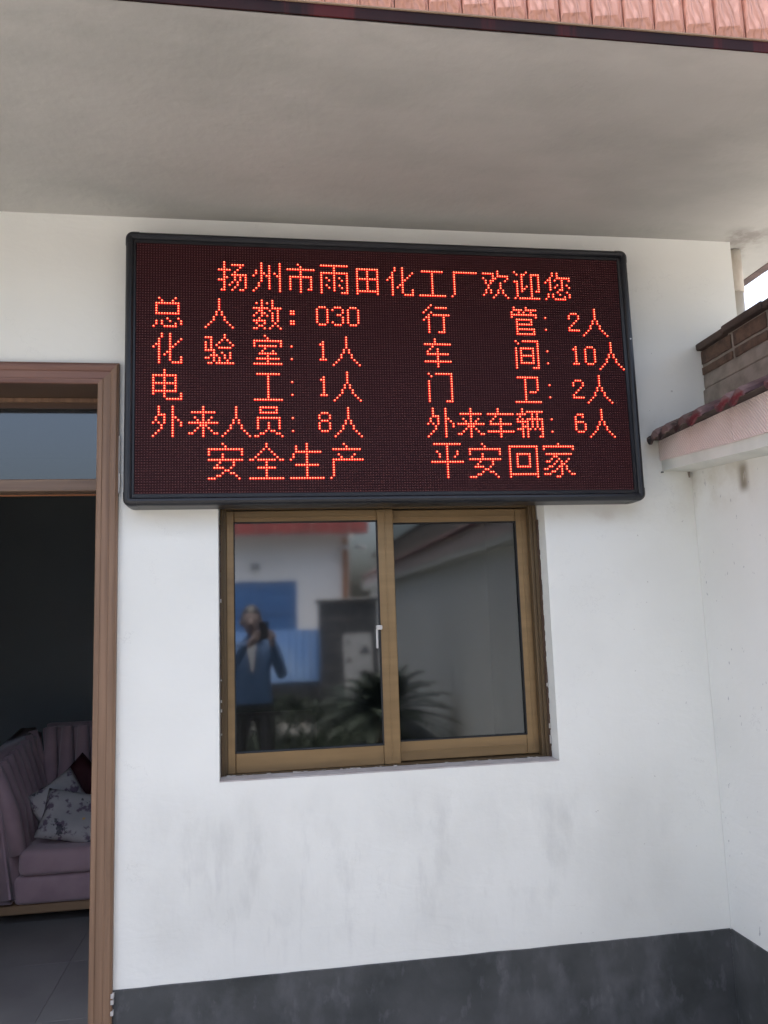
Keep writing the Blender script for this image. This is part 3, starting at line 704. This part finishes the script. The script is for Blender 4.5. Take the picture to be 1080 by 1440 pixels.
# coping: curved clay tiles, running down from the ridge to the lip over the beam
TP = .094
def roof_tile(gm):
    bm = bmesh.new(); n = 8; L0 = Vector((1.572, 0, 2.312)); L1 = Vector((1.855, 0, 2.425)); rings = []
    for k, t in enumerate((0, .04, .5, 1)):
        p = L0.lerp(L1, t); o, i_ = [], []
        for s in range(n+1):
            u = s/n; yy = (u-.5)*TP*.96; zz = .013*math.sin(u*2*math.pi-.4)+.004
            if k == 0: zz -= .004
            o.append(bm.verts.new((p.x, yy, p.z+zz))); i_.append(bm.verts.new((p.x, yy, p.z+zz-.013)))
        rings.append(o+i_[::-1])
    m_ = len(rings[0])
    for a, c in zip(rings, rings[1:]):
        for j in range(m_): bm.faces.new((a[j], a[(j+1) % m_], c[(j+1) % m_], c[j]))
    bm.faces.new(rings[0]); bm.faces.new(rings[-1][::-1])
    # scalloped drip hanging from the lip
    dr = []
    for s in range(n+1):
        u = s/n; yy = (u-.5)*TP*.92; zt = 2.312+.013*math.sin(u*2*math.pi-.4)-.008; dz = .018*(max(0, math.sin(u*math.pi))**.8)
        dr.append((yy, zt, zt-.004-dz))
    f1 = [bm.verts.new((1.5705, a_, b_)) for a_, b_, _ in dr]+[bm.verts.new((1.5705, a_, c_)) for a_, _, c_ in dr[::-1]]
    f2 = [bm.verts.new((1.580, v.co.y, v.co.z)) for v in f1]
    m2 = len(f1); h = m2//2
    for s in range(h-1):
        bm.faces.new((f1[s], f1[s+1], f1[m2-2-s], f1[m2-1-s])); bm.faces.new((f2[s], f2[m2-1-s], f2[m2-2-s], f2[s+1]))
    for j in range(m2): bm.faces.new((f1[j], f2[j], f2[(j+1) % m2], f1[(j+1) % m2]))
    bmesh.ops.recalc_face_normals(bm, faces=bm.faces[:])
    me = bpy.data.meshes.new('coping_tile'); bm.to_mesh(me); bm.free(); me.materials.append(M[gm]); return me
rtm = roof_tile('glaze'); rtm2 = roof_tile('glaze_red')
for k in range(100):
    inst('coping_tile', rtm if k < 3 else rtm2, side, (random.uniform(-.002, .002), -.052-k*TP, random.uniform(-.002, .002)), (R(random.uniform(-1.5, 1.5)), 0, 0))
prism(bb := bmesh.new(), [(1.59, 2.302), (1.86, 2.302), (1.86, 2.408), (1.60, 2.308)], 1, -9.9, -.0035)
# prism() on axis 1 takes (x, z)
new('coping_bed', bb, M['cap'], side)

# old brick wall rising behind the coping
old = thing('old_brick_wall', 'weathered brown brick wall with dark capping standing behind the red tile coping', 'brick wall')
XO = 1.862
new('mortar_core', B(XO+.006, XO+.2, -9.8, -.004, 2.301, 2.700), M['mortar'], old)
b = bmesh.new()
box(b, XO-.004, XO+.2, -9.8, -.003, 2.430, 2.520, .004); box(b, XO+.001, XO+.2, -9.8, -.006, 2.525, 2.578, .004)
new('mortar_ledge', b, M['mortar'], old)
def rough_block(y0, y1, z0, z1, name, mtl):
    bm = bmesh.new(); ny, nz = 6, 3; V = {}
    for i in range(ny+1):
        for k in range(nz+1):
            yy = y0+(y1-y0)*i/ny; zz = z0+(z1-z0)*k/nz
            e = (i in (0, ny)) or (k in (0, nz))
            xx = XO-.004*(0 if e else 1)+.003*noise.noise(Vector((yy*30, zz*30, 1)))
            if e: yy += .002*noise.noise(Vector((zz*60, yy*8, 2))); zz += .0025*noise.noise(Vector((yy*40, zz*9, 7)))
            V[i, k] = bm.verts.new((xx, yy, zz))
    for i in range(ny):
        for k in range(nz): bm.faces.new((V[i, k], V[i+1, k], V[i+1, k+1], V[i, k+1]))
    r = bmesh.ops.extrude_face_region(bm, geom=bm.faces[:])
    for v in [e for e in r['geom'] if isinstance(e, bmesh.types.BMVert)]: v.co.x = XO+.03
    return new(name, bm, mtl, old)
BL = .228
for row, (z0, z1, off) in enumerate(((2.585, 2.618, .0), (2.634, 2.690, .0))):
    y = -.004+off
    n_ = 0
    while y > -3.4:
        e = y-BL+random.uniform(-.004, .004)
        rough_block(e+.012, y-(.002 if n_ == 0 else .008), z0+random.uniform(-.002, .002), z1+random.uniform(-.003, .003), 'brick', M['brick'])
        y = e; n_ += 1
bm = bmesh.new(); y = .012; 
while y > -9.8:
    L = random.uniform(.18, .30) if y > -3 else .6
    dz = random.uniform(-.003, .003)
    box(bm, XO-.026+random.uniform(-.004, .004), XO+.22, y-L+.002, y, 2.694+dz, 2.724+dz, .005)
    y -= L
bmesh.ops.translate(bm, verts=bm.verts[:], vec=(0, -.016, 0))
new('capping', bm, M['cap'], old)

# ------------------------------------------------------------------ sofa and what lies on it
sofa = thing('sofa', 'dusty pink channel-tufted sofa inside the dark room beyond the open doorway', 'sofa', (0, 0, 0))
sx0, sx1, sy0, sy1 = -1.335, .35, 1.74, 2.55
new('base', B(sx0-.02, sx1, sy0, sy1, .135, .285, .03, 3), M['sofa'], sofa, smooth=True)
new('seat_cushion', B(sx0+.005, sx0+.83, sy0-.03, sy1-.14, .290, .425, .035, 4), M['sofa'], sofa, smooth=True)
new('seat_cushion', B(sx0+.835, sx1, sy0-.03, sy1-.14, .290, .425, .035, 4), M['sofa'], sofa, smooth=True)
new('wood_rail', B(sx0-.14, sx1, sy0+.02, sy1-.02, .085, .132, .006), M['pine'], sofa)
for lx in (-.80, sx1-.1):
    for ly in (sy0+.08, sy1-.1): new('leg', tube(bmesh.new(), [(lx, ly, .013), (lx, ly, .09)], [.016, .024], 12), M['pine'], sofa)
def slab(pts_in, pts_out, name):
    bm = bmesh.new(); a = [bm.verts.new(p) for p in pts_in]; c = [bm.verts.new(p) for p in pts_out]
    n = len(a); bm.faces.new(a); bm.faces.new(c[::-1])
    for j in range(n): bm.faces.new((a[j], a[(j+1) % n], c[(j+1) % n], c[j]))
    bmesh.ops.bevel(bm, geom=bm.edges[:], offset=.028, segments=3, affect='EDGES')
    return new(name, bm, M['sofa'], sofa, smooth=True)
slab([(sx0, sy0-.03, .15), (sx0, sy1, .15), (sx0-.10, sy1, .99), (sx0-.125, sy0+.0, .86)],
     [(sx0-.15, sy0-.03, .15), (sx0-.15, sy1, .15), (sx0-.25, sy1, .99), (sx0-.27, sy0+.0, .86)], 'arm')
slab([(sx0-.02, sy1-.12, .28), (sx1, sy1-.12, .28), (sx1, sy1-.02, 1.00), (sx0-.10, sy1-.02, 1.00)],
     [(sx0-.02, sy1+.05, .28), (sx1, sy1+.05, .28), (sx1, sy1+.12, 1.00), (sx0-.10, sy1+.12, 1.00)], 'backrest')
for k in range(17):                                                     # vertical padded channels
    x = sx0-.02+k*.098
    o = new('channel', tube(bmesh.new(), [(x, sy1-.13, .40), (x, sy1-.10, .70), (x-.01, sy1-.045, .985)], [.047, .049, .034], 10), M['sofa'], sofa, smooth=True)
for k in range(8):
    y = sy1-.10-k*.098
    t = (y-sy0)/(sy1-sy0); zt = .86+.13*t-.02
    new('channel', tube(bmesh.new(), [(sx0-.005, y, .40), (sx0-.05, y, .62), (sx0-.135, y, zt+.02)], [.044, .048, .034], 10), M['sofa'], sofa, smooth=True)
def cushion(name, label, cat, loc, rot, sx_, sy_, th, mtl):
    bm = bmesh.new(); n = 18; V = {}
    for s in (1, -1):
        for i in range(n+1):
            for j in range(n+1):
                u, v = i/n*2-1, j/n*2-1
                pin = 1-.10*(abs(u*v))**.5*0-.07*(1-abs(v))**1.2*abs(u)**6
                pin2 = 1-.07*(1-abs(u))**1.2*abs(v)**6
                hgt = (max(0, (1-u**4)*(1-v**4)))**.55*th
                hgt *= 1+.14*noise.noise(Vector((u*1.8+loc[0]*9, v*1.8, s)))
                if (i in (0, n) or j in (0, n)) and s == -1: V[s, i, j] = V[1, i, j]; continue
                V[s, i, j] = bm.verts.new((u*sx_*pin, s*hgt, v*sy_*pin2))
        for i in range(n):
            for j in range(n):
                q = [V[s, i, j], V[s, i+1, j], V[s, i+1, j+1], V[s, i, j+1]]
                bm.faces.new(q if s == -1 else q[::-1])
    o = new(name, bm, mtl, None, smooth=True); o.location = loc; o.rotation_euler = [R(a) for a in rot]
    o['label'] = label; o['category'] = cat
    return o
cushion('pillow', 'white pillow with dark and purple flowers lying tilted at the front of the pink sofa', 'pillow', (-1.075, 1.90, .545), (-40, 14, 8), .185, .15, .06, M['floral'])
cushion('pillow', 'pale floral pillow propped upright behind the front pillow against the sofa arm', 'pillow', (-1.185, 2.04, .585), (-24, -30, 22), .15, .16, .055, M['floral'])
cushion('cushion', 'dark maroon rounded cushion behind the floral pillows on the sofa', 'cushion', (-1.115, 2.22, .685), (-10, 45, -5), .12, .12, .07, M['maroon'])

# ------------------------------------------------------------------ across the yard (seen mirrored in the panes)
opp = thing('opposite_house', 'low white house with a red tiled eave and blue glazed window across the yard', 'building', (0, 0, 0))
OY = -10.0
new('wall', wall_grid([-9, -1.5, .56, 1.43], [0, 1.16, 2.30, 3.2], [(-1.5, .56, 1.16, 2.30)], OY-.24, OY), M['opp'], opp)
new('plinth', B(-9, 1.44, OY+.001, OY+.02, 0, .80), M['pier'], opp)  # dark dado added to darken the wall as mirrored below the fence
new('rear_block', B(-9, 1.43, OY-5, OY-.25, 0, 3.2), M['opp'], opp)
new('roof', B(-9.4, 1.66, OY-5.3, OY+.45, 3.2, 3.36), M['opp'], opp)
for k in range(37): new('eave_tile', B(-9.4+k*.3, -9.4+k*.3+.292, OY+.452, OY+.475, 3.02, 3.40, .006), M['redtile'], opp)
ow = new('window', B(-1.5, .56, OY-.06, OY-.04, 1.16, 2.30), M['blueglass'], opp)
for x in (-1.5, -.82, -.14, .53): new('mullion', B(x, x+.03, OY-.039, OY-.01, 1.16, 2.30), M['bluelight'], ow)
for z in (1.16, 1.78, 2.27): new('frame_rail', B(-1.47, .53, OY-.038, OY-.012, z, z+.03), M['bluelight'], ow)
for k in range(16): new('window_bar', tube(bmesh.new(), [(-1.40+k*.125, OY+.005, 1.17), (-1.40+k*.125, OY+.005, 1.95)], .007, 6), M['bluelight'], ow)
new('downpipe', tube(bmesh.new(), [(1.36, OY+.06, .0), (1.36, OY+.06, 3.0)], .045, 12), M['orange'], opp)
new('lamp_box', B(-.2, -.05, OY+.002, OY+.1, 2.5, 2.6, .01), M['paper'], opp)
for k, (x, sx_, w_) in enumerate(((1.34, -1, 'aimed left'), (1.56, 1, 'aimed right'))):
    c = thing('security_camera', f'white security camera {w_} under the eave of the opposite house', 'security camera', (x, OY+.2, 2.82), 'security cameras under the far eave')
    new('bracket', tube(bmesh.new(), [(0, -.18 if k == 0 else 0, .03), (0, 0, .03), (0, 0, .0)], .012, 8), M['handle'], c)
    new('camera_body', tube(bmesh.new(), [(-sx_*.05, 0, .0), (sx_*.13, .05, -.035)], .032, 12), M['handle'], c, smooth=True)
    new('sun_hood', B(-.05, .05, -.04, .04, .034, .040), M['handle'], c)
# blue sheet fence and dark tiled pier with a notice
fence = thing('blue_sheet_fence', 'low fence of bright blue corrugated sheets in front of the opposite house', 'fence')
for k in range(12):
    x0 = -2.6+k*.3; bm = bmesh.new(); pts = []
    for s in range(13): pts.append((x0+s*.0246, OY+1.2+.012*(1 if (s//2) % 2 else -1)))
    pl = pts+[(a, b_+.003) for a, b_ in pts[::-1]]
    V1 = [bm.verts.new((a, b_, .74)) for a, b_ in pl]; V2 = [bm.verts.new((a, b_, 1.50)) for a, b_ in pl]; n = len(pl)
    for j in range(n): bm.faces.new((V1[j], V1[(j+1) % n], V2[(j+1) % n], V2[j]))
    new('sheet', bm, M['bluesheet'], fence)
for x in (-2.6, -1.4, -.2, 1.0): new('post', B(x-.03, x+.03, OY+1.13, OY+1.18, 0, 1.52), M['steel'], fence)
new('bottom_rail', B(-2.6, 1.0, OY+1.222, OY+1.26, .70, .738), M['black'], fence)
pier = thing('gate_pier', 'dark stone tiled gate pier carrying a pale notice sheet', 'pier', (0, 0, 0))
for r_ in range(8):
    for c_ in range(2):
        new('stone_tile', B(.80+c_*.42, .80+c_*.42+.416, OY+1.40, OY+1.80, .02+r_*.232, .02+r_*.232+.228, .004), M['pier'], pier)
new('cap', B(.76, 1.68, OY+1.36, OY+1.84, 1.878, 1.93, .01), M['pier'], pier)
notice = thing('notice_board', 'pale upright notice sheet with dark pictograms fixed on the gate pier', 'notice', (1.33, OY+1.805, 0))
new('sheet', B(-.2, .2, 0, .012, .42, 1.42), M['paper'], notice)
b = bmesh.new()
for (x, z, s) in ((.10, 1.18, .08), (-.12, 1.05, .05), (.08, .86, .06), (.02, .66, .06), (-.13, 1.30, .03)):
    prism(b, [(x-s, z-s*.7), (x+s, z-s*.7), (x, z+s)], 1, .0135, .016)
new('pictogram', b, M['ink'], notice)

# cycad in a stone planter
cy = thing('cycad', 'large cycad with arching dark green fronds growing in a dark round planter', 'plant', (1.08, -4.15, 0))
new('trunk', tube(bmesh.new(), [(0, 0, .30), (.01, 0, .55), (0, .01, .72)], [.10, .12, .09], 14), M['trunk'], cy)
new('planter', tube(bmesh.new(), [(0, 0, .001), (0, 0, .06), (0, 0, .40), (0, 0, .46), (0, 0, .462)], [.20, .24, .33, .35, .31], 24), M['pot'], cy)
new('soil', tube(bmesh.new(), [(0, 0, .4625), (0, 0, .468)], [.30, .30], 20), M['soil'], cy)
for f_ in range(64):
    a = f_*2.399963; el = R(78-75*(f_/64)); L = random.uniform(.62, .82)
    bm = bmesh.new(); d = Vector((math.cos(a), math.sin(a), 0)); sdv = Vector((-d.y, d.x, 0)); pts = []
    for s in range(13):
        t = s/12; h = L*t
        pts.append(Vector((0, 0, .72))+d*(h*math.cos(el)+.1*t*t)+Vector((0, 0, h*math.sin(el)-.42*t*t*L)))
    tube(bm, pts, [.008-.006*i/12 for i in range(13)], 5)
    for s in range(1, 12):
        for q in range(2):
            p = pts[s].lerp(pts[min(s+1, 12)], q*.5); ll = .15*math.sin(math.pi*min(1, (s+q*.5)/13+.12))**.7
            dirf = (pts[min(s+1, 12)]-pts[s]).normalized()
            for sg in (-1, 1):
                tip = p+sdv*sg*ll+dirf*ll*.45+Vector((0, 0, .02))
                v = [bm.verts.new(p-dirf*.012), bm.verts.new(p+dirf*.012), bm.verts.new(tip)]; bm.faces.new(v)
    new('frond', bm, M['frond'], cy)

bd = new('added_dark_bed', B(-6, 1.76, -8.3, -4.9, .0, .05), M['soil'], None, kind='structure')  # dark bed added to darken the lower part of the mirrored yard
new('added_bed_kerb', B(-6, 1.76, -4.89, -4.78, .0, .11, .01), M['pot'], None, kind='structure')  # edging of the added bed, kept dark with it
# low hedge below the fence line, spread forward to darken the mirrored yard
bm = bmesh.new()
for i in range(24000):
    q_ = random.random(); y = OY+1.9+q_*3.0; x = random.uniform(-4.5, .74 if y < -7.9 else 1.7); z = random.uniform(.02, .60 if q_ < .35 else .24)+.05*math.sin(x*5)*(q_ < .35)
    p = Vector((x, y, z)); a = Vector([random.gauss(0, 1) for _ in range(3)]).normalized(); c = a.orthogonal().normalized()
    s = random.uniform(.025, .05)
    v = [bm.verts.new(p-a*s), bm.verts.new(p+c*s*.5), bm.verts.new(p+a*s), bm.verts.new(p-c*s*.5)]; bm.faces.new(v)
hd = new('hedge', bm, M['hedge'], None, kind='stuff'); hd['label'] = 'low clipped green hedge along the foot of the blue fence'; hd['category'] = 'hedge'

# ------------------------------------------------------------------ the photographer, mirrored in the left pane
pp = thing('person', 'person in a dark blue jacket and pale shirt holding up a phone in the yard', 'person', (-.10, -3.46, 0))
def skinned(name, verts, edges, rad, m, parent, sub=2, root=0):
    me = bpy.data.meshes.new(name); me.from_pydata(verts, edges, []); o = bpy.data.objects.new(name, me); col.objects.link(o); o.parent = parent
    md = o.modifiers.new('skin', 'SKIN'); md.use_smooth_shade = True
    for i, r_ in enumerate(rad):
        sv = me.skin_vertices[0].data[i]; sv.radius = (r_, r_) if not isinstance(r_, tuple) else r_; sv.use_root = (i == root)
    sb = o.modifiers.new('sub', 'SUBSURF'); sb.levels = sub; sb.render_levels = sub
    me.materials.append(m)
    return o
def addskin(me): 
    if not me.skin_vertices: pass
# body: legs, torso, arms raised to the phone, neck
V = [(0, 0, .96), (0, 0, 1.15), (0, .01, 1.34), (0, .0, 1.44), (0, .02, 1.52),
     (.10, 0, .90), (.11, .02, .50), (.12, -.01, .09), (.13, .10, .045),
     (-.10, 0, .90), (-.11, .02, .50), (-.12, -.01, .09), (-.13, .10, .045),
     (.18, 0, 1.40), (.25, .10, 1.17), (.16, .34, 1.44),
     (-.18, 0, 1.40), (-.23, .10, 1.17), (-.03, .34, 1.46)]
Eg = [(0, 1), (1, 2), (2, 3), (3, 4), (0, 5), (5, 6), (6, 7), (7, 8), (0, 9), (9, 10), (10, 11), (11, 12), (2, 13), (13, 14), (14, 15), (2, 16), (16, 17), (17, 18)]
rd = [(.15, .11), (.145, .105), (.165, .11), .075, .052, (.095, .095), .062, .045, .045, (.095, .095), .062, .045, .045, .07, .052, .034, .07, .052, .034]
def build_skin(name, V, Eg, rd, m, parent):
    bm = bmesh.new(); ly = bm.verts.layers.skin.verify()
    vs = [bm.verts.new(v) for v in V]
    for i, v in enumerate(vs):
        r_ = rd[i]; v[ly].radius = r_ if isinstance(r_, tuple) else (r_, r_); v[ly].use_root = (i == 0)
    for a, c in Eg: bm.edges.new((vs[a], vs[c]))
    me = bpy.data.meshes.new(name); bm.to_mesh(me); bm.free(); me.materials.append(m)
    o = bpy.data.objects.new(name, me); col.objects.link(o); o.parent = parent
    s_ = o.modifiers.new('skin', 'SKIN'); s_.use_smooth_shade = True
    sb = o.modifiers.new('sub', 'SUBSURF'); sb.levels = 2; sb.render_levels = 2
    return o
build_skin('body', V, Eg, rd, M['jacket'], pp)
bm = bmesh.new(); bmesh.ops.create_uvsphere(bm, u_segments=24, v_segments=18, radius=1)
for v in bm.verts:
    x, y, z = v.co; v.co = (x*.075*(1-.18*max(0, -z)), y*.095+.02*max(0, -z)*max(0, y), z*.118+1.625); v.co.y += .03
head = new('head', bm, M['skin'], pp, smooth=True)
new('nose', tube(bmesh.new(), [(0, .115, 1.645), (0, .145, 1.60), (0, .120, 1.592)], [.008, .016, .010], 8), M['skin'], head, smooth=True)
for s in (-1, 1):
    new('ear', tube(bmesh.new(), [(s*.072, .025, 1.585), (s*.084, .018, 1.615), (s*.076, .02, 1.645)], [.010, .016, .010], 8), M['skin'], head, smooth=True)
    new('eye', tube(bmesh.new(), [(s*.030, .108, 1.635), (s*.030, .117, 1.635)], [.013, .008], 8), M['hair'], head)
new('mouth', B(-.022, .022, .108, .120, 1.555, 1.562, .002), M['maroon'], head)
bm = bmesh.new(); bmesh.ops.create_uvsphere(bm, u_segments=24, v_segments=18, radius=1)
for v in bm.verts:
    x, y, z = v.co; v.co = (x*.084, y*.102+.022, z*.120+1.642)
bmesh.ops.delete(bm, geom=[v for v in bm.verts if (v.co.z < 1.60 and v.co.y > -.02) or (v.co.y > .075 and v.co.z < 1.69) or v.co.z < 1.55], context='VERTS')
new('hair', bm, M['hair'], head, smooth=True)
prism(bq := bmesh.new(), [(-.040, 1.43), (.040, 1.43), (.008, 1.22), (-.008, 1.22)], 1, .108, .122)
new('shirt_front', bq, M['shirt'], pp)
for s, hx in ((1, .16), (-1, -.03)):                                           # hands with five curled fingers round the phone
    px = .1+s*.038; bx = hx
    Vh = [(bx, .335, 1.43), (px+s*.026, .385, 1.475), (px+s*.026, .392, 1.52)]; Eh = [(0, 1), (1, 2)]; rh = [.027, .034, .028]
    for k in range(4):
        z = 1.478+k*.021; i0 = len(Vh)
        Vh += [(px+s*.022, .405, z), (px+s*.014, .428, z+.002), (px-s*(.008+.002*k), .432, z+.003)]; Eh += [(1 if k < 2 else 2, i0), (i0, i0+1), (i0+1, i0+2)]; rh += [.011, .009, .008]
    i0 = len(Vh); Vh += [(px+s*.006, .385, 1.53), (px-s*.012, .392, 1.555)]; Eh += [(1, i0), (i0, i0+1)]; rh += [.012, .009]
    build_skin('hand', Vh, Eh, rh, M['skin'], pp)
ph = thing('phone', 'black phone held upright in both hands of the person', 'phone', (0, -3.044, 1.6))
new('phone_body', B(-.037, .037, -.008, 0, -.128, .024, .003, 2), M['black'], ph)
new('camera_lens', tube(bmesh.new(), [(.0, 0.0005, .0), (.0, .002, .0)], .009, 14), M['brass'], ph)
